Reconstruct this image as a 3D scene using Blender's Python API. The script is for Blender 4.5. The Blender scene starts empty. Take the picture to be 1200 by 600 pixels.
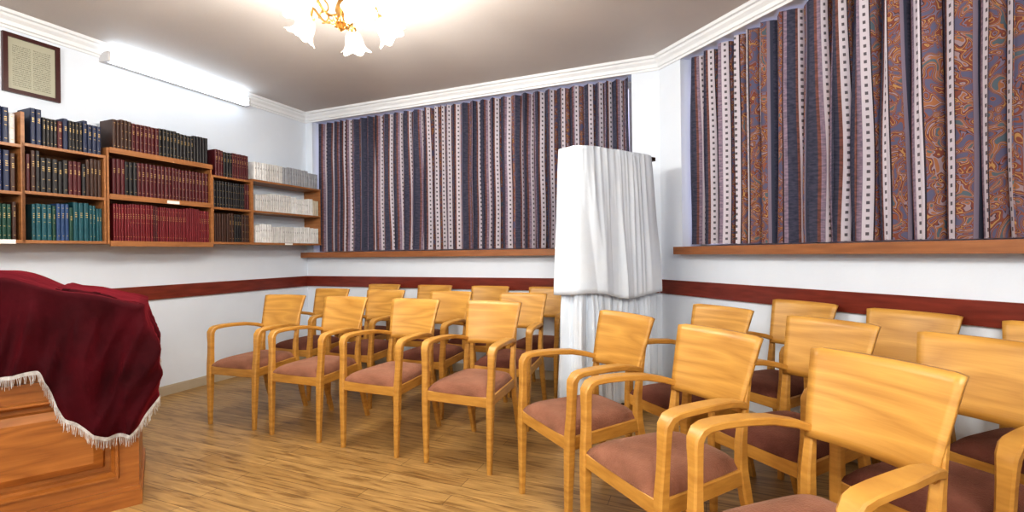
import bpy, bmesh, math, random
from mathutils import Vector, Matrix, noise
random.seed(7)
scene = bpy.context.scene
try:
    scene.view_settings.view_transform = 'Standard'
    scene.view_settings.exposure = 0.28
except Exception:
    pass
for lk in ('Medium High Contrast', 'Standard - Medium High Contrast'):
    try:
        scene.view_settings.look = lk; break
    except Exception:
        pass

# ------------------------------------------------------------------ materials
def new_mat(name):
    m = bpy.data.materials.new(name); m.use_nodes = True
    nt = m.node_tree; b = nt.nodes['Principled BSDF']
    return m, nt, b
def N(nt, t, **kw):
    n = nt.nodes.new(t)
    for k, v in kw.items(): setattr(n, k, v)
    return n
def ramp(nt, stops, interp='LINEAR'):
    r = N(nt, 'ShaderNodeValToRGB'); cr = r.color_ramp; cr.interpolation = interp
    while len(cr.elements) < len(stops): cr.elements.new(0.5)
    for e, (p, c) in zip(cr.elements, stops):
        e.position = p; e.color = (c[0], c[1], c[2], 1)
    return r
def M(nt, op, a=None, b=None):
    n = N(nt, 'ShaderNodeMath', operation=op)
    for i, v in enumerate((a, b)):
        if v is None: continue
        if isinstance(v, (int, float)): n.inputs[i].default_value = v
        else: nt.links.new(v, n.inputs[i])
    return n.outputs[0]
def noise_mat(name, c1, c2, scale=5, rough=0.5, bump=0.0, bscale=None, stretch=(1,1,1), sheen=0, coat=0, coord='Object', detail=4, sheentint=None):
    m, nt, b = new_mat(name)
    tc = N(nt, 'ShaderNodeTexCoord'); mp = N(nt, 'ShaderNodeMapping')
    mp.inputs['Scale'].default_value = stretch
    nt.links.new(tc.outputs[coord], mp.inputs[0])
    no = N(nt, 'ShaderNodeTexNoise'); no.inputs['Scale'].default_value = scale; no.inputs['Detail'].default_value = detail
    nt.links.new(mp.outputs[0], no.inputs['Vector'])
    r = ramp(nt, [(0.3, c1), (0.7, c2)])
    nt.links.new(no.outputs['Fac'], r.inputs[0]); nt.links.new(r.outputs[0], b.inputs['Base Color'])
    b.inputs['Roughness'].default_value = rough
    if sheen:
        b.inputs['Sheen Weight'].default_value = sheen
        b.inputs['Specular IOR Level'].default_value = 0.15
        if sheentint: b.inputs['Sheen Tint'].default_value = (*sheentint, 1)
    if coat:
        b.inputs['Coat Weight'].default_value = coat; b.inputs['Coat Roughness'].default_value = 0.25
    if bump:
        n2 = N(nt, 'ShaderNodeTexNoise'); n2.inputs['Scale'].default_value = bscale or scale * 4
        nt.links.new(mp.outputs[0], n2.inputs['Vector'])
        bp = N(nt, 'ShaderNodeBump'); bp.inputs['Strength'].default_value = bump; bp.inputs['Distance'].default_value = 0.01
        nt.links.new(n2.outputs['Fac'], bp.inputs['Height']); nt.links.new(bp.outputs[0], b.inputs['Normal'])
    return m
def flat(name, c, rough=0.5, metal=0, emit=None, es=0):
    m, nt, b = new_mat(name)
    b.inputs['Base Color'].default_value = (*c, 1); b.inputs['Roughness'].default_value = rough; b.inputs['Metallic'].default_value = metal
    if emit:
        b.inputs['Emission Color'].default_value = (*emit, 1); b.inputs['Emission Strength'].default_value = es
    return m

m_wall = noise_mat('wall_paint', (0.71,0.78,0.875), (0.74,0.81,0.90), 3, 0.6, 0.05, 60)
m_ceil = noise_mat('ceiling_paint', (0.56,0.53,0.515), (0.60,0.565,0.545), 1.5, 0.7, 0.08, 80)
m_corn = noise_mat('cornice_plaster', (0.78,0.82,0.87), (0.82,0.86,0.90), 5, 0.5)
m_rail = noise_mat('mahogany_trim', (0.13,0.020,0.012), (0.21,0.037,0.022), 6, 0.3, 0, None, (1,1,8), coat=0.2)
m_base = noise_mat('baseboard_paint', (0.42,0.36,0.27), (0.50,0.44,0.34), 6, 0.4)
m_sill = noise_mat('sill_wood', (0.23,0.09,0.033), (0.35,0.14,0.05), 4, 0.35, 0, None, (1,1,12), coat=0.2)
m_shelf = noise_mat('shelf_wood', (0.30,0.13,0.048), (0.42,0.19,0.075), 4, 0.4, 0, None, (1,1,10))
m_chair = noise_mat('honey_beech_wood', (0.42,0.205,0.040), (0.58,0.31,0.070), 3.5, 0.42, 0, None, (2.5,2.5,14), coat=0.1)
m_seatA = noise_mat('terracotta_velvet', (0.20,0.088,0.056), (0.32,0.145,0.095), 11, 0.9, 0.45, 160, sheen=0.25, sheentint=(0.9,0.65,0.5), detail=8)
m_seatB = noise_mat('maroon_velvet_seat', (0.115,0.042,0.030), (0.18,0.068,0.048), 11, 0.9, 0.45, 160, sheen=0.18, sheentint=(0.9,0.55,0.4), detail=8)
m_lect = noise_mat('lectern_oak', (0.25,0.085,0.016), (0.40,0.15,0.032), 3.5, 0.38, 0, None, (1.5,1.5,12), coat=0.12)
m_velvet = noise_mat('burgundy_velvet', (0.022,0.0009,0.003), (0.062,0.0022,0.0075), 5, 0.8, 0.4, 30, sheen=0.4, sheentint=(0.60,0.03,0.06))
m_fringe = noise_mat('silver_fringe', (0.38,0.37,0.37), (0.68,0.67,0.66), 60, 0.5)
m_white = noise_mat('white_drape_cloth', (0.70,0.79,0.90), (0.75,0.83,0.92), 6, 0.75, 0.12, 25)
m_black = flat('black_base', (0.012,0.012,0.014), 0.4)
m_darkwood = flat('dark_stand_wood', (0.04,0.02,0.015), 0.4)
m_brass = flat('brass', (0.60,0.36,0.13), 0.3, 1.0)
m_whitemetal = flat('white_enamel', (0.62,0.62,0.64), 0.4)
m_tube = flat('fluorescent_diffuser', (0.9,0.95,1), 0.4, 0, (0.78,0.90,1.0), 5.0)
m_bulb = flat('bulb_glow', (1,0.9,0.7), 0.4, 0, (1.0,0.92,0.76), 14)
m_gold = flat('gold_foil', (0.60,0.42,0.18), 0.45, 0.4)
m_grey = flat('grey_print', (0.22,0.22,0.24), 0.6)
m_label = flat('white_label', (0.85,0.85,0.83), 0.6)
m_frame = flat('dark_red_frame', (0.05,0.010,0.010), 0.3)
m_winframe = flat('window_frame_white', (0.8,0.8,0.8), 0.4)

def grain_mat(name, c1, c2, rough, stretch, sc, bandsn=6.0, coat=0.1):
    m, nt, b = new_mat(name)
    tc = N(nt,'ShaderNodeTexCoord'); oi = N(nt,'ShaderNodeObjectInfo')
    ad = N(nt,'ShaderNodeVectorMath', operation='ADD'); nt.links.new(tc.outputs['Object'], ad.inputs[0])
    cmb = N(nt,'ShaderNodeCombineXYZ'); nt.links.new(M(nt,'MULTIPLY',oi.outputs['Random'],7.0), cmb.inputs[0]); nt.links.new(M(nt,'MULTIPLY',oi.outputs['Random'],3.0), cmb.inputs[2])
    nt.links.new(cmb.outputs[0], ad.inputs[1])
    mp = N(nt,'ShaderNodeMapping'); mp.inputs['Scale'].default_value = stretch; nt.links.new(ad.outputs[0], mp.inputs[0])
    n1 = N(nt,'ShaderNodeTexNoise'); n1.inputs['Scale'].default_value = sc; n1.inputs['Detail'].default_value = 0.8; nt.links.new(mp.outputs[0], n1.inputs['Vector'])
    bands = M(nt,'FRACT', M(nt,'MULTIPLY', n1.outputs['Fac'], bandsn))
    tri = M(nt,'ABSOLUTE', M(nt,'SUBTRACT', M(nt,'MULTIPLY', bands, 2.0), 1.0))
    mp3 = N(nt,'ShaderNodeMapping'); mp3.inputs['Scale'].default_value=(3,3,60); nt.links.new(ad.outputs[0], mp3.inputs[0])
    n4 = N(nt,'ShaderNodeTexNoise'); n4.inputs['Scale'].default_value=3; n4.inputs['Detail'].default_value=3; nt.links.new(mp3.outputs[0], n4.inputs['Vector'])
    fac = M(nt,'ADD', M(nt,'MULTIPLY', tri, 0.5), M(nt,'MULTIPLY', n4.outputs['Fac'], 0.5))
    r = ramp(nt, [(0.15,c1),(0.8,c2)]); nt.links.new(fac, r.inputs[0])
    nt.links.new(r.outputs[0], b.inputs['Base Color']); b.inputs['Roughness'].default_value = rough
    b.inputs['Coat Weight'].default_value=coat; b.inputs['Coat Roughness'].default_value=0.25
    return m
m_chair2 = grain_mat('honey_beech_veneer', (0.41,0.200,0.038), (0.60,0.325,0.074), 0.42, (0.6,1,4), 2.4)
m_lect2 = grain_mat('lectern_oak_panel', (0.26,0.09,0.016), (0.43,0.165,0.036), 0.38, (0.6,0.6,4), 3.0)

m_shade, nt, b = new_mat('frosted_shade_glass')
b.inputs['Base Color'].default_value = (0.80,0.78,0.72,1); b.inputs['Roughness'].default_value = 0.25
b.inputs['Emission Color'].default_value = (1.0,0.88,0.66,1); b.inputs['Emission Strength'].default_value = 0.5
b.inputs['Transmission Weight'].default_value = 0.5
m_glass, nt, b = new_mat('window_glass')
b.inputs['Transmission Weight'].default_value = 1; b.inputs['Roughness'].default_value = 0; b.inputs['IOR'].default_value = 1.05

# floor planks (aligned to back wall)
TH = math.radians(22.16)
m_floor, nt, b = new_mat('wood_plank_floor')
tc = N(nt,'ShaderNodeTexCoord'); mp = N(nt,'ShaderNodeMapping')
mp.inputs['Rotation'].default_value = (0,0,TH)
nt.links.new(tc.outputs['Object'], mp.inputs[0])
br = N(nt,'ShaderNodeTexBrick'); br.offset = 0.37
br.inputs['Color1'].default_value=(0.43,0.265,0.100,1); br.inputs['Color2'].default_value=(0.35,0.205,0.072,1)
br.inputs['Mortar'].default_value=(0.16,0.09,0.034,1); br.inputs['Scale'].default_value=1
br.inputs['Mortar Size'].default_value=0.0018; br.inputs['Brick Width'].default_value=1.2; br.inputs['Row Height'].default_value=0.095
br.inputs['Bias'].default_value=-0.1
nt.links.new(mp.outputs[0], br.inputs['Vector'])
mp2 = N(nt,'ShaderNodeMapping'); mp2.inputs['Scale'].default_value=(1.2,13,1); nt.links.new(mp.outputs[0], mp2.inputs[0])
no = N(nt,'ShaderNodeTexNoise'); no.inputs['Scale'].default_value=3.2; no.inputs['Detail'].default_value=7; no.inputs['Distortion'].default_value=0.8
nt.links.new(mp2.outputs[0], no.inputs['Vector'])
r = ramp(nt, [(0.34,(0.50,0.43,0.35)),(0.46,(0.86,0.84,0.81)),(0.56,(1.0,1.0,0.98)),(0.7,(1.25,1.23,1.18))])
nt.links.new(no.outputs['Fac'], r.inputs[0])
mx = N(nt,'ShaderNodeMix', data_type='RGBA', blend_type='MULTIPLY'); mx.inputs[0].default_value=0.9
nt.links.new(br.outputs['Color'], mx.inputs[6]); nt.links.new(r.outputs[0], mx.inputs[7])
nt.links.new(mx.outputs[2], b.inputs['Base Color']); b.inputs['Roughness'].default_value=0.38
bp=N(nt,'ShaderNodeBump'); bp.inputs['Strength'].default_value=0.08; nt.links.new(no.outputs['Fac'],bp.inputs['Height']); nt.links.new(bp.outputs[0],b.inputs['Normal'])

# curtain fabric : UV in metres
m_curt, nt, b = new_mat('striped_curtain_fabric')
tc = N(nt,'ShaderNodeTexCoord'); sx = N(nt,'ShaderNodeSeparateXYZ'); nt.links.new(tc.outputs['UV'], sx.inputs[0])
U, V = sx.outputs[0], sx.outputs[1]
CY = 0.58
fr = M(nt,'FRACT', M(nt,'DIVIDE', U, CY))
SL=(0.062,0.070,0.105); WH=(0.62,0.58,0.63); RU=(0.22,0.075,0.05); GL=(0.25,0.215,0.275); BR=(0.17,0.085,0.07); DK=(0.045,0.035,0.045)
base = ramp(nt, [(0.0,SL),(0.125,BR),(0.155,GL),(0.20,WH),(0.30,DK),(0.315,RU),(0.49,DK),(0.505,GL),(0.55,SL),(0.655,BR),(0.685,WH),(0.785,DK),(0.80,RU),(0.92,GL),(0.96,SL)], 'CONSTANT')
nt.links.new(fr, base.inputs[0])
w1_ = N(nt,'ShaderNodeTexNoise'); w1_.inputs['Scale'].default_value=8; w1_.inputs['Detail'].default_value=0.3; w1_.inputs['Distortion'].default_value=3.0
nt.links.new(tc.outputs['UV'], w1_.inputs['Vector'])
pais = ramp(nt, [(0.0,(0.13,0.13,0.21)),(0.36,(0.29,0.11,0.07)),(0.40,(0.07,0.05,0.07)),(0.415,(0.21,0.18,0.25)),(0.455,(0.24,0.085,0.06)),(0.505,(0.07,0.045,0.055)),(0.515,(0.46,0.27,0.11)),(0.55,(0.23,0.08,0.06)),(0.60,(0.07,0.055,0.075)),(0.612,(0.34,0.26,0.28)),(0.65,(0.36,0.16,0.08)),(0.70,(0.11,0.15,0.18))],'CONSTANT')
nt.links.new(w1_.outputs['Fac'], pais.inputs[0])
pmA = M(nt,'MULTIPLY', M(nt,'GREATER_THAN', fr, 0.315), M(nt,'LESS_THAN', fr, 0.49))
pmB = M(nt,'MULTIPLY', M(nt,'GREATER_THAN', fr, 0.80), M(nt,'LESS_THAN', fr, 0.92))
pm = M(nt,'MAXIMUM', pmA, pmB)
mixp = N(nt,'ShaderNodeMix', data_type='RGBA'); nt.links.new(pm, mixp.inputs[0]); nt.links.new(base.outputs[0], mixp.inputs[6]); nt.links.new(pais.outputs[0], mixp.inputs[7])
n3 = N(nt,'ShaderNodeTexNoise'); n3.inputs['Scale'].default_value=26; n3.inputs['Detail'].default_value=3
mpp = N(nt,'ShaderNodeMapping'); mpp.inputs['Scale'].default_value=(1,2.6,1); nt.links.new(tc.outputs['UV'], mpp.inputs[0]); nt.links.new(mpp.outputs[0], n3.inputs['Vector'])
mr = ramp(nt, [(0.35,(0.72,0.72,0.76)),(0.65,(1.4,1.22,1.2))]); nt.links.new(n3.outputs['Fac'], mr.inputs[0])
sl = M(nt,'MAXIMUM', M(nt,'LESS_THAN', fr, 0.20), M(nt,'MULTIPLY', M(nt,'GREATER_THAN', fr, 0.505), M(nt,'LESS_THAN', fr, 0.685)))
mixm = N(nt,'ShaderNodeMix', data_type='RGBA', blend_type='MULTIPLY')
nt.links.new(sl, mixm.inputs[0]); nt.links.new(mixp.outputs[2], mixm.inputs[6]); nt.links.new(mr.outputs[0], mixm.inputs[7])
d1 = M(nt,'LESS_THAN', M(nt,'ABSOLUTE', M(nt,'SUBTRACT', fr, 0.25)), 0.015)
d2 = M(nt,'LESS_THAN', M(nt,'ABSOLUTE', M(nt,'SUBTRACT', fr, 0.735)), 0.015)
vv = M(nt,'LESS_THAN', M(nt,'FRACT', M(nt,'DIVIDE', V, 0.045)), 0.40)
dm = M(nt,'MULTIPLY', M(nt,'MULTIPLY', M(nt,'MAXIMUM', d1, d2), vv), 0.85)
mixd = N(nt,'ShaderNodeMix', data_type='RGBA'); nt.links.new(dm, mixd.inputs[0]); nt.links.new(mixm.outputs[2], mixd.inputs[6]); mixd.inputs[7].default_value=(0.04,0.035,0.045,1)
nt.links.new(mixd.outputs[2], b.inputs['Base Color']); b.inputs['Roughness'].default_value=0.85; b.inputs['Specular IOR Level'].default_value=0.2
tr = N(nt,'ShaderNodeBsdfTranslucent'); nt.links.new(mixd.outputs[2], tr.inputs[0])
ms = N(nt,'ShaderNodeMixShader'); ms.inputs[0].default_value=0.10
out = nt.nodes['Material Output']; nt.links.new(b.outputs[0], ms.inputs[1]); nt.links.new(tr.outputs[0], ms.inputs[2]); nt.links.new(ms.outputs[0], out.inputs['Surface'])

# poster
m_poster, nt, b = new_mat('printed_document')
tc = N(nt,'ShaderNodeTexCoord'); sx = N(nt,'ShaderNodeSeparateXYZ'); nt.links.new(tc.outputs['UV'], sx.inputs[0])
li = M(nt,'LESS_THAN', M(nt,'FRACT', M(nt,'MULTIPLY', sx.outputs[1], 26)), 0.5)
nn = N(nt,'ShaderNodeTexNoise'); nn.inputs['Scale'].default_value=60; nt.links.new(tc.outputs['UV'], nn.inputs['Vector'])
ink = M(nt,'MULTIPLY', li, M(nt,'GREATER_THAN', nn.outputs['Fac'], 0.48))
inx = M(nt,'LESS_THAN', M(nt,'ABSOLUTE', M(nt,'SUBTRACT', sx.outputs[0], 0.5)), 0.4)
iny = M(nt,'LESS_THAN', M(nt,'ABSOLUTE', M(nt,'SUBTRACT', sx.outputs[1], 0.47)), 0.4)
gut = M(nt,'GREATER_THAN', M(nt,'ABSOLUTE', M(nt,'SUBTRACT', sx.outputs[0], 0.5)), 0.02)
ink = M(nt,'MULTIPLY', M(nt,'MULTIPLY', ink, gut), M(nt,'MULTIPLY', inx, iny))
mxp = N(nt,'ShaderNodeMix', data_type='RGBA'); nt.links.new(M(nt,'MULTIPLY',ink,0.7), mxp.inputs[0]); mxp.inputs[6].default_value=(0.42,0.42,0.33,1); mxp.inputs[7].default_value=(0.09,0.09,0.07,1)
nt.links.new(mxp.outputs[2], b.inputs['Base Color']); b.inputs['Roughness'].default_value=0.3

# ------------------------------------------------------------------ mesh builder
class MB:
    def __init__(s): s.v=[]; s.f=[]; s.m=[]; s.uv={}
    def poly(s, pts, faces, mat=0):
        o=len(s.v); s.v += [tuple(p) for p in pts]
        for f in faces: s.f.append(tuple(o+i for i in f)); s.m.append(mat)
    def hexa(s, p, mat=0):
        s.poly(p, [(0,1,2,3),(7,6,5,4),(0,4,5,1),(1,5,6,2),(2,6,7,3),(3,7,4,0)], mat)
    def wbox(s, w, s0,s1,o0,o1,z0,z1, mat=0):
        s.hexa([P(w,s0,o0,z0),P(w,s1,o0,z0),P(w,s1,o1,z0),P(w,s0,o1,z0),P(w,s0,o0,z1),P(w,s1,o0,z1),P(w,s1,o1,z1),P(w,s0,o1,z1)], mat)
    def grid(s, rows, mat=0, close_u=False):
        o=len(s.v); n=len(rows[0])
        for r_ in rows: s.v += [tuple(p) for p in r_]
        for j in range(len(rows)-1):
            for i in range(n if close_u else n-1):
                i2=(i+1)%n
                s.f.append((o+j*n+i,o+j*n+i2,o+(j+1)*n+i2,o+(j+1)*n+i)); s.m.append(mat)
    def sweep(s, pts, side, sizes, mat=0):
        rows=[]; side=Vector(side); n=len(pts); pts=[Vector(p) for p in pts]
        for i,p in enumerate(pts):
            t=(pts[min(i+1,n-1)]-pts[max(i-1,0)]).normalized()
            nn=t.cross(side).normalized(); sd=nn.cross(t).normalized()
            a,b_=sizes[i] if isinstance(sizes,list) else sizes
            c=0.35*min(a,b_)
            rows.append([p+sd*x+nn*y for x,y in ((a-c,b_),(-a+c,b_),(-a,b_-c),(-a,-b_+c),(-a+c,-b_),(a-c,-b_),(a,-b_+c),(a,b_-c))])
        o=len(s.v); s.grid(rows,mat,True)
        s.f.append(tuple(o+i for i in range(8))); s.m.append(mat)
        e=o+8*(n-1); s.f.append(tuple(e+i for i in range(8))); s.m.append(mat)
    def lathe(s, prof, c=(0,0,0), mat=0, seg=24, M_=None, scallop=0):
        rows=[]
        for k,(r_,z) in enumerate(prof):
            row=[]
            for i in range(seg):
                a=2*math.pi*i/seg
                rr=r_*(1+ (scallop*math.cos(6*a)*(k/len(prof))**2))
                v=Vector((rr*math.cos(a), rr*math.sin(a), z + (scallop*0.08*math.cos(6*a)*(k/len(prof))**3)))
                if M_: v=M_@v
                row.append(v+Vector(c))
            rows.append(row)
        s.grid(rows,mat,True)
    def obj(s, name, mats, smooth=None, origin=None, uvs=None, parent=None):
        me=bpy.data.meshes.new(name)
        if origin is None:
            xs=[v[0] for v in s.v]; ys=[v[1] for v in s.v]; zs=[v[2] for v in s.v]
            origin=((min(xs)+max(xs))/2,(min(ys)+max(ys))/2,min(zs))
        ox,oy,oz=origin
        me.from_pydata([(a-ox,b_-oy,c-oz) for a,b_,c in s.v],[],s.f)
        for m in mats: me.materials.append(m)
        for p,mi in zip(me.polygons,s.m): p.material_index=mi
        bm=bmesh.new(); bm.from_mesh(me)
        bmesh.ops.recalc_face_normals(bm,faces=bm.faces); bm.to_mesh(me); bm.free()
        if uvs is not None:
            ul=me.uv_layers.new(name='UVMap')
            for l in me.loops: ul.data[l.index].uv=uvs[l.vertex_index]
        if smooth is not None:
            for p in me.polygons: p.use_smooth=True
            if smooth<180:
                try: me.set_sharp_from_angle(angle=math.radians(smooth))
                except Exception: pass
        ob=bpy.data.objects.new(name,me); scene.collection.objects.link(ob); ob.location=origin
        if parent: ob.parent=parent; ob.location=Vector(origin)-parent.location
        return ob

# ------------------------------------------------------------------ room frame
def P(w,s_,o,z):
    p=w[0]+w[1]*s_+w[2]*o
    return (p.x,p.y,z)
sn,cs=math.sin(TH),math.cos(TH)
A=Vector((-2.48,5.685)); L=Vector((sn,cs)); BD=Vector((cs,-sn))
Bc=A+BD*4.10
RA=math.radians(24.45)
RD=Vector((math.sin(RA),-math.cos(RA)))
Cc=Bc+RD*6.0
Ec=A-L*9.5
H=2.93
LEFT=(A,-L,Vector((cs,-sn)),9.5)
BACK=(A,BD,-L,4.10)
RIGHT=(Bc,RD,Vector((-math.cos(RA),-math.sin(RA))),6.0)
fd=(Ec-Cc).normalized(); FRONT=(Cc,fd,Vector((fd.y,-fd.x)),(Ec-Cc).length)
if FRONT[2].y<0: FRONT=(FRONT[0],FRONT[1],-FRONT[2],FRONT[3])

fl=[(Ec.x-.6,Ec.y-.6,0),(A.x-.5,A.y+.5,0),(Bc.x+.4,Bc.y+.5,0),(Cc.x+.6,Cc.y-.5,0)]
def slab(name,z0,z1,mat):
    m=MB(); pts=[(p[0],p[1],z0) for p in fl]+[(p[0],p[1],z1) for p in fl]
    m.hexa(pts); return m.obj(name,[mat],origin=(0,0,0))
slab('floor',-0.1,0,m_floor)
slab('ceiling',H,H+0.1,m_ceil)

mb=MB(); mb.wbox(LEFT,-0.0,9.7,-0.2,0,0,H); mb.obj('wall_left',[m_wall])
def wall_open(name,w,s0,s1,a,b_,zb,zt):
    m=MB()
    m.wbox(w,s0,s1,-0.26,0,0,zb); m.wbox(w,s0,s1,-0.26,0,zt,H)
    m.wbox(w,s0,a,-0.26,0,zb,zt); m.wbox(w,b_,s1,-0.26,0,zb,zt)
    return m.obj(name,[m_wall])
ZB,ZT=1.22,2.835
RO=0.25
wall_open('wall_back',BACK,-0.2,4.10,0.10,3.86,ZB,ZT)
wall_open('wall_right',RIGHT,0.0,6.2,RO,5.2,ZB,ZT)
mb=MB(); mb.wbox(FRONT,-0.2,FRONT[3]+.2,-0.2,0,0,H); mb.obj('wall_front',[m_wall])

def window(name,w,a,b_,n):
    m=MB(); o0,o1=-0.25,-0.215
    m.wbox(w,a,b_,o0,o1,ZB,ZB+.06); m.wbox(w,a,b_,o0,o1,ZT-.06,ZT)
    for i in range(n+1):
        c=a+.03+(b_-a-.06)*i/n; m.wbox(w,c-.025,c+.025,o0,o1,ZB+.06,ZT-.06)
    m.wbox(w,a+.06,b_-.06,-0.232,-0.228,ZB+.06,ZT-.06,1)
    return m.obj(name,[m_winframe,m_glass])
window('window_1',BACK,0.10,3.86,4); window('window_2',RIGHT,RO,5.2,5)

def lineoff(w,o): return (w[0]+w[2]*o, w[1])
def isect(l1,l2):
    p,d=l1;q,e=l2; den=d.x*e.y-d.y*e.x; t=((q.x-p.x)*e.y-(q.y-p.y)*e.x)/den; return p+d*t
def cornice():
    m=MB(); prof=[(0,2.825),(0.012,2.825),(0.018,2.84),(0.03,2.845),(0.038,2.87),(0.06,2.89),(0.068,2.905),(0.085,2.91),(0.095,2.93),(0,2.93)]
    walls=[LEFT,BACK,RIGHT,FRONT]; rows=[]
    for o,z in prof:
        row=[]
        for i in range(4):
            p=isect(lineoff(walls[i],o),lineoff(walls[(i+1)%4],o)); row.append((p.x,p.y,z-0.001))
        rows.append(row)
    m.grid(rows,0,True); return m.obj('trim_1',[m_corn])
cornice()
mb=MB(); mb.wbox(LEFT,0,9.4,0,0.02,0.86,0.98); mb.obj('trim_2',[m_rail])
mb=MB(); mb.wbox(BACK,0,4.08,0,0.02,0.86,0.98); mb.obj('trim_3',[m_rail])
mb=MB(); mb.wbox(RIGHT,0,5.9,0,0.02,0.86,0.98); mb.obj('trim_4',[m_rail])
for nm,w,l in (('left',LEFT,9.4),('back',BACK,4.08),('right',RIGHT,5.9),('front',FRONT,8.9)):
    mb=MB(); mb.wbox(w,0,l,0,0.014,0,0.075); mb.wbox(w,0,l,0,0.008,0.075,0.085); mb.obj('baseboard_'+nm,[m_base])
def sill(name,w,a,b_,c,d_):
    m=MB(); m.wbox(w,a,b_,-0.20,0.0,1.222,1.258); m.wbox(w,c,d_,0.0,0.10,1.200,1.262)
    return m.obj(name,[m_sill])
sill('window_sill',BACK,0.101,3.859,0.0,3.92); sill('window_sill.001',RIGHT,RO+.001,5.19,.25,5.3)

# curtains
def curtain(name,w,a,b_,lam,seed,amp):
    m=MB(); uvs=[]
    z0,z1=1.275,2.82; nz=14
    step=0.006; n=int((b_-a)/step)
    ph=0; phs=[]; amps=[]
    for i in range(n+1):
        x=a+i*step
        l=lam*(1+0.8*noise.noise(Vector((x*2.9,seed,0))))
        ph+=2*math.pi*step/l; phs.append(ph)
        amps.append(amp*(1+0.6*noise.noise(Vector((x*5.1,seed+5,0)))))
    rows=[]
    for j in range(nz+1):
        f=j/nz; z=z0+(z1-z0)*f; row=[]; u=0; prev=None
        for i in range(n+1):
            x=a+i*step
            wob=0.024*noise.noise(Vector((x*3,f*2.0,seed)))*(1-f)
            am=amps[i]*(0.85+0.25*(1-f))
            s1=math.sin(phs[i]+0.8*noise.noise(Vector((x*2,f*1.5,seed+9))))
            o=-0.10+am*(1.5*math.sqrt(max(0.0,(s1+1)/2))-.75)*1.25
            xx=x+wob+0.012*math.sin(2*phs[i])
            xx=min(max(xx,a),b_)
            if j==0:
                if prev: u+=math.hypot(xx-prev[0],o-prev[1])
                prev=(xx,o); uvs.append((u,z))
            zz=z-(0.012*noise.noise(Vector((x*1.2,0,seed))) if j==0 else 0)
            row.append(P(w,xx,o,zz))
        rows.append(row)
    u0=[q[0] for q in uvs]; uvs=[]
    for j in range(nz+1):
        z=z0+(z1-z0)*j/nz
        uvs += [(u_,z) for u_ in u0]
    m.grid(rows)
    return m.obj(name,[m_curt],smooth=180,uvs=uvs)
curtain('striped_curtain',BACK,0.13,3.83,0.115,3,.064)
curtain('striped_curtain.001',RIGHT,RO+.04,5.15,0.145,11,.070)

# ------------------------------------------------------------------ bookshelf
units=[
 (2.67,3.75,(1.335,1.655,1.97),True),
 (2.19,2.65,(1.335,1.665,1.985),True),
 (1.36,2.17,(1.335,1.695,2.05),True),
 (0.945,1.345,(1.345,1.67,1.965),True),
 (0.03,0.93,(1.345,1.67,1.985),False)]
root=bpy.data.objects.new('wall_bookshelf',None); scene.collection.objects.link(root); root.location=P(LEFT,1.9,0.12,1.3)
SD=0.25
for k,(t0,t1,bs,back) in enumerate(units):
    m=MB(); th=0.02
    topz=bs[2]+th+(0.24 if k<2 else 0.0)
    for z in bs: m.wbox(LEFT,t0,t1,0.001,SD,z,z+th)
    if k==0:
        m.wbox(LEFT,t0-.02,t0,0.001,SD,bs[0],topz-.02); m.wbox(LEFT,t1,t1+.02,0.001,SD,bs[0],topz)
    else:
        m.wbox(LEFT,t1,t1+.015,0.001,SD,bs[0],bs[2]+th); m.wbox(LEFT,t0-.0,t0+.012,0.001,SD-.002,bs[0],bs[2]+th)
    if back: m.wbox(LEFT,t0,t1,0.001,0.008,bs[0],bs[2]+th)
    if k==2:
        for z in (bs[0]-.0,bs[1],bs[2]): m.wbox(LEFT,t0,t1,SD,SD+.012,z-.018,z+th+.004)
        m.wbox(LEFT,1.66,1.76,SD+.012,SD+.014,bs[1]-.014,bs[1]+.012,1)
    if k==0: m.wbox(LEFT,2.70,2.78,SD,SD+.002,bs[0]-.006,bs[0]+.022,1)
    if k==4: m.wbox(LEFT,0.45,0.55,SD,SD+.002,bs[0]-.002,bs[0]+.018,1)
    m.obj('shelf_unit_%d'%(k+1),[m_shelf,m_label],parent=root)
def pal(cols,nm):
    return [noise_mat('book_%s_%d'%(nm,i),tuple(c*0.75 for c in col),tuple(c*0.95 for c in col),20,0.45) for i,col in enumerate(cols)]
navy=(0.018,0.030,0.085); blk=(0.016,0.014,0.017); mar=(0.095,0.010,0.015); brn=(0.06,0.024,0.015); teal=(0.012,0.10,0.13); grn=(0.012,0.07,0.05); blue=(0.03,0.08,0.21); wht=(0.70,0.70,0.70); crm=(0.65,0.6,0.5); red=(0.19,0.012,0.02); gry=(0.40,0.42,0.47); lwt=(0.86,0.87,0.88)
rows=[
 (0,0,[blk,navy,brn,grn,teal,wht],.03),(0,1,[mar,brn,navy,mar,blk],.03),(0,2,[navy,blk,navy,blue,wht,blk],.026),
 (1,0,[teal,teal,blue,navy,grn,teal,(0.15,0.22,0.25)],.025),(1,1,[brn,blk,mar,blk,brn],.028),(1,2,[navy,blk,gry,navy,blk,blk,navy,mar],.024),
 (2,0,[red,mar,red],.018),(2,1,[mar,blk,brn,mar],.028),(2,2,[blk,mar,brn,blk,blk],.028),
 (3,0,[blk,blk,brn],.026),(3,1,[blk,mar,brn],.026),(3,2,[mar,blk,mar],.028),
 (4,0,[lwt,lwt,wht],.028),(4,1,[lwt,lwt,crm,wht],.026),(4,2,[wht,gry,lwt,gry],.030)]
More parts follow.
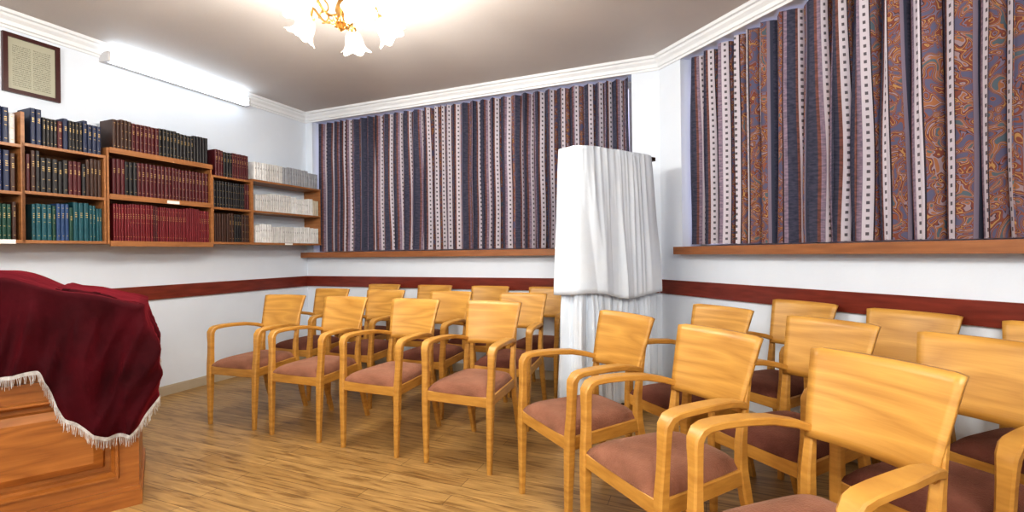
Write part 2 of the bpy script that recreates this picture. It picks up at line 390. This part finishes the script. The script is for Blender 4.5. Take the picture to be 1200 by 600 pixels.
for ri,(ui,si,cols,bw) in enumerate(rows):
    t0,t1,bs,_=units[ui]; m=MB(); mats=pal(cols,'r%d'%ri)+[m_gold,m_grey]; G=len(cols)
    z=bs[si]+0.0205; t=t0+0.015
    avail=(bs[si+1]-z) if si<2 else 0.27
    hb=min(0.275,avail-0.025) if si<2 else 0.24
    if ui==4: hb=0.19
    if ui==2 and si==0: hb=0.295
    run=0; ci=0
    while t<t1-0.03:
        if run<=0:
            ci=random.randrange(len(cols)); run=random.choice([1,1,2,3,4] if ui<2 else [2,3,5,7,9]); var=random.uniform(-.045,.008) if ui in(0,1) else random.uniform(-.010,.006)
            if ui==4: var=random.uniform(-.025,.005)
            th=bw*random.uniform(.75,1.3) if ui<2 else bw*random.uniform(.9,1.1); dep=random.uniform(.16,.20); nb=random.choice([1,2,3]); hv=hb+var; title=random.random()<.8; band=random.random()<.85
        run-=1
        if t+th>t1-0.015: break
        g=0.0014 if ui!=4 else 0.003; h=hv+random.uniform(-.002,.002)
        f0=SD-0.018-random.uniform(0,.008); bk=f0-dep; c=th*0.26
        sec=[(t+g,bk),(t+g,f0-c*.8),(t+g+c*.4,f0-c*.25),(t+g+c,f0),(t+th-g-c,f0),(t+th-g-c*.4,f0-c*.25),(t+th-g,f0-c*.8),(t+th-g,bk)]
        n_=len(sec)
        lo=[P(LEFT,a_,o_,z) for a_,o_ in sec]; hi=[P(LEFT,a_,o_,z+h) for a_,o_ in sec]
        m.poly(lo+hi,[(q,(q+1)%n_,(q+1)%n_+n_,q+n_) for q in range(n_)]+[tuple(range(n_)),tuple(range(n_,2*n_))],ci)
        bmat=G if ui!=4 else G+1
        def strip(zz,hh): m.poly([P(LEFT,t+g+c,f0+.0006,zz),P(LEFT,t+th-g-c,f0+.0006,zz),P(LEFT,t+th-g-c,f0+.0006,zz+hh),P(LEFT,t+g+c,f0+.0006,zz+hh)],[(0,1,2,3)],bmat)
        if band:
            for zz in ([z+h*(0.12+0.76*q/(nb)) for q in range(nb+1)] if ui!=4 else [z+h*.2]): strip(zz,.003)
        if title:
            for q in range(3 if ui!=4 else 2): strip(z+h*(.62+.05*q),.005 if ui!=4 else .006)
        t+=th
    m.obj('row_of_books' if ri==0 else 'row_of_books.%03d'%ri,mats)

# framed poster
mb=MB(); a,b_,z0,z1=2.355,2.665,2.385,2.795; o=0.025; fw=.026
mb.wbox(LEFT,a,b_,0.001,o,z0,z0+fw); mb.wbox(LEFT,a,b_,0.001,o,z1-fw,z1); mb.wbox(LEFT,a,a+fw,0.001,o,z0+fw,z1-fw); mb.wbox(LEFT,b_-fw,b_,0.001,o,z0+fw,z1-fw)
n0=len(mb.v)
mb.poly([P(LEFT,b_-fw,.012,z0+fw),P(LEFT,a+fw,.012,z0+fw),P(LEFT,a+fw,.012,z1-fw),P(LEFT,b_-fw,.012,z1-fw)],[(0,1,2,3)],1)
uv=[(0,0)]*n0+[(0,0),(1,0),(1,1),(0,1)]
mb.obj('framed_document',[m_frame,m_poster],uvs=uv)

# fluorescent wall light
mb=MB(); mb.wbox(LEFT,0.84,2.10,0.0,0.055,2.79,2.855,0)
sec=[(0.055,2.79),(0.09,2.79),(0.110,2.803),(0.114,2.825),(0.110,2.845),(0.09,2.858),(0.055,2.858)]
mb.grid([[P(LEFT,0.86,o,z) for o,z in sec],[P(LEFT,2.08,o,z) for o,z in sec]],1,True)
for e in (0.84,2.08): mb.wbox(LEFT,e,e+.02,0.055,0.118,2.785,2.862,0)
mb.obj('fluorescent_wall_light',[m_whitemetal,m_tube])

# ------------------------------------------------------------------ chandelier
def chandelier(loc,name):
    m=MB()
    m.lathe([(0.0,0.0),(0.065,0.0),(0.06,-0.015),(0.03,-0.035),(0.012,-0.045),(0.010,-0.20),(0.018,-0.22),(0.03,-0.25),(0.035,-0.28),(0.02,-0.31),(0.028,-0.34),(0.015,-0.37),(0.02,-0.385),(0.0,-0.40)],mat=0,seg=20)
    for k in range(5):
        a=2*math.pi*k/5+0.35; ca,sa=math.cos(a),math.sin(a)
        path=[]
        for i in range(13):
            f=i/12; r_=0.03+0.165*f; z=-0.31-0.045*math.sin(f*math.pi*1.2)+0.06*f
            path.append(Vector((r_*ca,r_*sa,z)))
        path += [Vector((0.205*ca,0.205*sa,-0.26)),Vector((0.21*ca,0.21*sa,-0.285))]
        m.sweep(path,(-sa,ca,0),(0.006,0.006),0)
        cur=[Vector(((0.12+0.035*math.cos(q))*ca,(0.12+0.035*math.cos(q))*sa,-0.295+0.035*math.sin(q))) for q in [i*0.5 for i in range(11)]]
        m.sweep(cur,(-sa,ca,0),(0.004,0.004),0)
        tip=Vector((0.21*ca,0.21*sa,-0.285)); ax=Vector((ca*0.60,sa*0.60,-0.80)).normalized()
        rot=ax.to_track_quat('Z','Y').to_matrix()
        m.lathe([(0.022,-0.01),(0.026,0.01),(0.02,0.02)],c=tip,mat=0,seg=14,M_=rot)
        m.lathe([(0.022,0.005),(0.044,0.03),(0.054,0.06),(0.058,0.09),(0.070,0.115),(0.090,0.130)],c=tip,mat=1,seg=36,M_=rot,scallop=0.18)
        m.lathe([(0.0,0.11),(0.018,0.105),(0.028,0.08),(0.025,0.05),(0.013,0.03),(0.012,0.01)],c=tip,mat=2,seg=14,M_=rot)
    for k in range(10):
        a=2*math.pi*k/10; ca,sa=math.cos(a),math.sin(a)
        pts=[Vector(((0.02+0.05*f)*ca,(0.02+0.05*f)*sa,-0.33-0.03*math.sin(f*3))) for f in (0,.3,.6,.85,1)]
        m.sweep(pts,(-sa,ca,0),[(0.003,0.001),(0.012,0.001),(0.014,0.001),(0.007,0.001),(0.001,0.001)],0)
    ob=m.obj(name,[m_brass,m_shade,m_bulb],smooth=50,origin=(0,0,0)); ob.location=loc
    return ob
def bulbs(pw,ch):
    for k in range(5):
        a=2*math.pi*k/5+0.35
        ld=bpy.data.lights.new('bulb_light','POINT'); ld.energy=pw; ld.color=(1.0,0.95,0.87); ld.shadow_soft_size=0.05
        lo=bpy.data.objects.new('bulb_light_%d'%k,ld); scene.collection.objects.link(lo); lo.parent=ch
        lo.location=(0.36*math.cos(a),0.36*math.sin(a),-0.50)
c1=chandelier((-0.98,2.74,H),'chandelier'); bulbs(16,c1)
c2=chandelier((0.2,-0.75,H),'added_fill_chandelier'); bulbs(30,c2)  # added unseen behind the camera as fill light for the room
c3=chandelier((-2.7,-0.2,H),'added_side_fill_chandelier'); bulbs(20,c3)  # added out of view to brighten the left wall and lectern front

# ------------------------------------------------------------------ chair
def chair_mesh(name,seatmat):
    m=MB()
    for sx_ in (1,-1):
        arm=[(.172,.222,.655),(.184,.165,.674),(.202,.08,.692),(.216,-.02,.700),(.222,-.11,.702),(.223,-.165,.699),(.222,-.190,.690),(.221,-.205,.668),(.220,-.207,.640),(.218,-.208,.59),(.216,-.211,.52),(.213,-.216,.44),(.212,-.219,.36),(.209,-.224,.18),(.207,-.228,0.0)]
        sz=[(.017,.013),(.021,.013),(.026,.013),(.029,.012),(.029,.012),(.028,.012),(.026,.015),(.024,.018),(.022,.018),(.020,.017),(.019,.018),(.020,.021),(.020,.021),(.017,.017),(.013,.013)]
        m.sweep([(x*sx_,y,z) for x,y,z in arm],(1,0,0),sz,0)
        post=[(.172,.305,0),(.172,.265,.14),(.171,.228,.30),(.169,.205,.42),(.168,.206,.52),(.169,.218,.61),(.173,.235,.70),(.176,.250,.77)]
        m.sweep([(x*sx_,y+.004,z) for x,y,z in post],(1,0,0),[(.014,.015),(.016,.018),(.018,.021),(.018,.022),(.017,.019),(.015,.015),(.010,.010),(.006,.006)],0)
        m.sweep([(.206*sx_,-.215,.395),(.170*sx_,.21,.395)],(1,0,0),(.012,.030),0)
    m.sweep([(-.21,-.218,.395),(.21,-.218,.395)],(0,1,0),(.012,.030),0)
    m.sweep([(-.168,.212,.395),(.168,.212,.395)],(0,1,0),(.012,.030),0)
    nx,nz=16,10; fr_,bk_=[],[]
    for j in range(nz+1):
        f=j/nz; z=.630+.275*f; rf,rb=[],[]
        w=.172+.031*f
        for i in range(nx+1):
            q=-1+2*i/nx
            y=.208+.072*f+.008*f*f+.026*(1-q*q)
            zz=z
            if j==nz: zz-= .005*max(0,(abs(q)-.9)/.1)**2
            rf.append((q*w,y-.009,zz)); rb.append((q*w,y+.009,zz))
        fr_.append(rf); bk_.append(rb)
    m.grid(fr_,1); m.grid(bk_,1)
    m.grid([fr_[0],bk_[0]],1); m.grid([fr_[-1],bk_[-1]],1)
    m.grid([[r_[0] for r_ in fr_],[r_[0] for r_ in bk_]],1); m.grid([[r_[-1] for r_ in fr_],[r_[-1] for r_ in bk_]],1)
    n=14; top=[]
    for j in range(n+1):
        v=-1+2*j/n; row=[]
        for i in range(n+1):
            u=-1+2*i/n
            y=-.004+v*.228*(1-.03*u**4); hw=(.212-.020*(v+1))*(1-.03*v**4)
            z=.428+.052*((1-abs(u)**5)**.5)*((1-abs(v)**5)**.5)
            row.append((u*hw,y,z))
        top.append(row)
    m.grid(top,2)
    border=[top[0][i] for i in range(n+1)]+[top[j][n] for j in range(1,n+1)]+[top[n][i] for i in range(n-1,-1,-1)]+[top[j][0] for j in range(n-1,0,-1)]
    low=[(x*.98,y*.98,.412) for x,y,z in border]
    m.grid([border,low],2,True)
    o=len(m.v); m.v+=low; m.f.append(tuple(range(o,o+len(low)))); m.m.append(2)
    ob=m.obj(name,[m_chair,m_chair2,seatmat],smooth=40,origin=(0,0,0))
    bm=bmesh.new(); bm.from_mesh(ob.data); bmesh.ops.remove_doubles(bm,verts=bm.verts,dist=0.0004); bmesh.ops.recalc_face_normals(bm,faces=bm.faces); bm.to_mesh(ob.data); bm.free()
    me=ob.data; bpy.data.objects.remove(ob); return me
meA=chair_mesh('armchair_a',m_seatA); meB=chair_mesh('armchair_b',m_seatB)
cnt=0
def chair(w,s_,d,me,jit=0.0):
    global cnt
    p=w[0]+w[1]*(s_+.205)+w[2]*(d+.285)
    f=w[2]; th_=math.atan2(f.x,-f.y)+math.radians(jit)
    ob=bpy.data.objects.new('wooden_armchair' if cnt==0 else 'wooden_armchair.%03d'%cnt,me); cnt+=1
    scene.collection.objects.link(ob); ob.location=(p.x,p.y,0); ob.rotation_euler=(0,0,th_)
for s_,j in ((1.06,4),(1.675,1),(2.30,-1),(2.92,-1)): chair(BACK,s_,1.45,meA,j)
for s_,j in ((.92,0),(1.55,1),(2.22,-1),(2.89,1)): chair(BACK,s_,.79,meB,j)
for s_,j in ((1.03,1),(1.66,0),(2.29,0),(2.90,0)): chair(BACK,s_,.13,meB,j)
for s_,j in ((1.04,3),(1.62,1),(2.195,-2),(2.84,1)): chair(RIGHT,s_,1.36,meA,j)
for s_,j in ((1.06,1),(1.66,0),(2.20,0),(2.85,0)): chair(RIGHT,s_,.70,meB,j)
for s_,j in ((1.11,0),(1.68,1),(2.22,0),(2.90,0)): chair(RIGHT,s_,.06,meB,j)

# ------------------------------------------------------------------ draped stand
SA=math.radians(33.3); sd=Vector((math.cos(SA),math.sin(SA))); sn_=Vector((math.sin(SA),-math.cos(SA)))
ST=(Vector((0.745,3.615)),sd,sn_,1)
root2=bpy.data.objects.new('cloth_covered_stand',None); scene.collection.objects.link(root2); root2.location=(0.745,3.615,0)
m=MB(); m.wbox(ST,-.36,.36,-.07,.07,.08,1.94,0); m.wbox(ST,-.40,.45,-.085,.085,1.955,1.985,0)
m.wbox(ST,-.42,-.22,-.12,.12,0,.05,1); m.wbox(ST,.22,.42,-.12,.12,0,.05,1); m.wbox(ST,-.40,.40,-.06,.06,.05,.09,1)
m.obj('stand_frame',[m_darkwood,m_black],parent=root2)
def loopxy(q,hx,hy):
    a=2*math.pi*q; c,s_=math.cos(a),math.sin(a); e=0.35
    return math.copysign(abs(c)**e,c)*hx, math.copysign(abs(s_)**e,s_)*hy
def drape(name,z1,z0,hx,hy,lam,amp,seed,cap,hemw,flare):
    m=MB(); rows=[]; NQ=420; nz=30
    dense=[loopxy(i/2000,hx,hy) for i in range(2001)]
    acc=[0]
    for i in range(2000): acc.append(acc[-1]+math.hypot(dense[i+1][0]-dense[i][0],dense[i+1][1]-dense[i][1]))
    tot=acc[-1]; pts=[]; k=0
    for i in range(NQ):
        d=tot*i/NQ
        while acc[k+1]<d: k+=1
        f=(d-acc[k])/max(1e-9,acc[k+1]-acc[k]); pts.append((dense[k][0]+(dense[k+1][0]-dense[k][0])*f,dense[k][1]+(dense[k+1][1]-dense[k][1])*f))
    if cap:
        for sc,dz in ((0.0,.012),(0.5,.012),(0.85,.010),(0.96,.004)):
            rows.append([P(ST,x*sc,y*sc,z1+dz+.006*noise.noise(Vector((x*6,y*6,seed)))) for x,y in pts])
    def ns(x,y,f,k_,sd_): return noise.noise(Vector((x*k_,y*k_,f+sd_)))
    for j in range(nz+1):
        f=j/nz; row=[]
        for i,(x,y) in enumerate(pts):
            nx_,ny_=x/hx,y/hy
            nx_,ny_=(nx_**3)*.8,ny_**3
            l_=max(.2,math.hypot(nx_,ny_)); nx_,ny_=nx_/l_,ny_/l_
            big=1-2*abs(ns(x,y,f*.35,1/lam,seed)); fine=1-2*abs(ns(x,y,f*.5,2.4/lam,seed+3))
            med=ns(x,y,f*2.2,3.0,seed+6)
            if cap:
                g=min(1,.35+f*1.1); dsp=amp*(g*(big-.6)*1.0+(1-.5*f)*.42*(fine-.6))+.022*med*f
                dsp=max(dsp,-.012)
            else:
                g=.7+.3*f; dsp=amp*(g*(big-.6)*1.3+.6*(fine-.6))+.012*med
                lim=.012+.04*min(1,max(0,(.90-(z1+(z0-z1)*f))/.2)); dsp=min(dsp,lim)
            dsp+=flare*f**.8
            z=z1+(z0-z1)*f
            if j>=nz-2: z+=hemw*ns(x,y,0,2.0,seed+7)
            row.append(P(ST,x+nx_*dsp,y+ny_*dsp,z))
        rows.append(row)
    m.grid(rows,0,True)
    ob=m.obj(name,[m_white],smooth=180,parent=root2)
    so=ob.modifiers.new('s','SOLIDIFY'); so.thickness=0.004
drape('upper_drape',1.985,.905,.415,.125,.16,.034,3,True,.07,.055)
drape('lower_drape',.99,.10,.415,.115,.075,.040,8,False,.02,.035)

# ------------------------------------------------------------------ lectern with velvet cover
LQ=(Vector((-1.88,2.35)),Vector((-.8,-.6)),Vector((.6,-.8)),1)
root3=bpy.data.objects.new('wooden_lectern',None); scene.collection.objects.link(root3); root3.location=P(LQ,.5,-.3,0)
m=MB(); W_,D_=1.0,.6; TZ=.93
m.wbox(LQ,.02,W_-.02,-D_+.02,-.045,0.02,TZ,0)
m.wbox(LQ,-.012,W_+.012,-D_-.01,.016,0,.075,0); m.wbox(LQ,-.004,W_,-D_,.008,.075,.095,0)
m.wbox(LQ,0,.075,-.045,0,.095,TZ,0); m.wbox(LQ,W_-.075,W_,-.045,0,.095,TZ,0)
m.wbox(LQ,.075,W_-.075,-.045,0,.095,.15,0); m.wbox(LQ,.075,W_-.075,-.045,0,.58,TZ,0)
m.wbox(LQ,0,.035,-D_,-.045,.095,TZ,0)
m.wbox(LQ,-.014,W_,.0,.018,.645,.668,0); m.wbox(LQ,-.014,0,-D_,.018,.645,.668,0)
m.wbox(LQ,-.008,W_,.0,.010,.630,.645,0)
def frame_ring(w0,w1,z0,z1,o0,o1,inset,mt):
    a=[P(LQ,w0,o0,z0),P(LQ,w1,o0,z0),P(LQ,w1,o0,z1),P(LQ,w0,o0,z1)]
    b=[P(LQ,w0+inset,o1,z0+inset),P(LQ,w1-inset,o1,z0+inset),P(LQ,w1-inset,o1,z1-inset),P(LQ,w0+inset,o1,z1-inset)]
    m.poly(a+b,[(0,1,5,4),(1,2,6,5),(2,3,7,6),(3,0,4,7)],mt)
w0,w1,z0,z1=.075,W_-.075,.15,.58; o=0
for ins,do in ((.004,.018),(.010,.0),(.008,-.020),(.010,-.014),(.004,-.024),(.020,.0),(.006,.020),(.034,.020)):
    frame_ring(w0,w1,z0,z1,o,o+do,ins,0 if o>-.02 else 1); w0+=ins;w1-=ins;z0+=ins;z1-=ins;o+=do
m.poly([P(LQ,w0,o,z0),P(LQ,w1,o,z0),P(LQ,w1,o,z1),P(LQ,w0,o,z1)],[(0,1,2,3)],1)
m.wbox(LQ,0,W_,-D_,0,TZ,TZ+.02,0)
m.hexa([P(LQ,.34,-.55,TZ+.02),P(LQ,.95,-.55,TZ+.02),P(LQ,.95,-.08,TZ+.02),P(LQ,.34,-.08,TZ+.02),P(LQ,.48,-.50,1.10),P(LQ,.93,-.50,1.10),P(LQ,.93,-.11,1.08),P(LQ,.48,-.11,1.08)],0)
m.obj('lectern_cabinet',[m_lect,m_lect2],parent=root3)
def smooth(a,b_,x):
    t=min(1,max(0,(x-a)/(b_-a))); return t*t*(3-2*t)
path=[]; R=.05; o_f=.035; w_s=-.035
x=1.04
while x>w_s+R: path.append((x,o_f,0,1)); x-=.009
for i in range(1,13):
    a=i/13*math.pi/2; path.append((w_s+R-R*math.sin(a),o_f-R+R*math.cos(a),-math.sin(a),math.cos(a)))
y=o_f-R
while y>-D_-.02: path.append((w_s,y,-1,0)); y-=.009
path.append((w_s,-D_-.03,-1,0))
acc=0; prev=None; S=[]
for p in path:
    if prev: acc+=math.hypot(p[0]-prev[0],p[1]-prev[1])
    prev=p; S.append(acc)
sc=S[min(range(len(path)),key=lambda i:abs(path[i][0]+ .015)+abs(path[i][1]-.015))]
def hemz(s_):
    d=s_-sc
    if d<-.06:
        w=-d
        return .365+.13*smooth(.12,.28,w)+.22*smooth(.27,.37,w)+.008*math.sin(w*20)
    return .365+.29*smooth(-.06,.14,d)
def ztop(w,o):
    return 1.070+.105*smooth(.22,.48,w)*(1-.25*smooth(-.2,.0,o))-.070*(1-smooth(-.04,.24,w))+.008*noise.noise(Vector((w*7,o*7,2)))
grid=[]; hem=[]
ni=8; nd=36
for i,(w,o,nx_,ny_) in enumerate(path):
    col=[]; s_=S[i]
    cx,cy=max(.3,min(w,1.0)),-.30
    if nx_==-1: cx,cy=.3,o
    for k in range(ni):
        f=k/ni; ww=cx+(w-cx)*f; oo=cy+(o-cy)*f
        col.append(P(LQ,ww,oo,max(ztop(ww,oo),TZ+.03)))
    zt=ztop(w,o)-.012; zh=hemz(s_)
    for k in range(nd+1):
        f=k/nd; z=zt+(zh-zt)*f
        q=(zt-z)
        g=smooth(0,.22,q)
        rg=1-2*abs(noise.noise(Vector((s_*6,q*1.1,3)))); rg2=1-2*abs(noise.noise(Vector((s_*13+q*3,q*1.5,8))))
        fold=g*(.060*(rg-.65)+.040*(rg2-.6))+.010*g*math.sin(s_*30+1.5*q)
        dsp=fold+.028*smooth(0,.30,q)+.008*noise.noise(Vector((s_*6,f*4,1)))
        dsp=max(dsp,-.008)
        col.append(P(LQ,w+nx_*dsp,o+ny_*dsp,z))
    grid.append(col); hem.append((Vector(col[-1]),Vector(P(LQ,nx_,ny_,0))-Vector(P(LQ,0,0,0)),s_))
m=MB(); m.grid(grid,0)
ob=m.obj('velvet_cover',[m_velvet],smooth=180,parent=root3); so=ob.modifiers.new('s','SOLIDIFY'); so.thickness=.004
m=MB(); top=[];bot=[]
for p,n_,s_ in hem:
    top.append(p+n_*.004+Vector((0,0,.007))); bot.append(p+n_*.005-Vector((0,0,.010)))
m.grid([top,bot],0)
rr=random.Random(5)
for i in range(len(hem)-1):
    p0,n_,_=hem[i]; p1=hem[i+1][0]
    L_=(p1-p0).length; k=max(2,int(L_/.0048))
    for q in range(k):
        p=p0.lerp(p1,(q+.5)/k)+n_*.004
        t=(p1-p0).normalized(); t.z=0; t=t.normalized() if t.length>1e-4 else Vector((1,0,0)); ln=.050*rr.uniform(.75,1.1); jx=rr.uniform(-.008,.008)
        a=p+t*.0014; b2=p-t*.0014; e=p+t*jx+n_*rr.uniform(-.002,.006)-Vector((0,0,ln))
        m.poly([a-Vector((0,0,.008)),b2-Vector((0,0,.008)),e-t*.0009,e+t*.0009],[(0,1,2,3)],0)
m.obj('cover_fringe',[m_fringe],parent=root3)

# ------------------------------------------------------------------ world + camera
w=bpy.data.worlds.new('World'); scene.world=w; w.use_nodes=True
bg=w.node_tree.nodes['Background']; bg.inputs[0].default_value=(0.66,0.66,1.0,1); bg.inputs[1].default_value=1.6
cd=bpy.data.cameras.new('camera'); cam=bpy.data.objects.new('camera',cd); scene.collection.objects.link(cam)
cd.sensor_width=36; cd.lens=36*550/1200; cd.shift_y=-0.0032; cd.clip_start=0.02
cam.matrix_world=Matrix.Translation((0,0,1.23))@Matrix.Rotation(math.radians(90),4,'X')@Matrix.Rotation(math.radians(-0.7),4,'Z')
scene.camera=cam
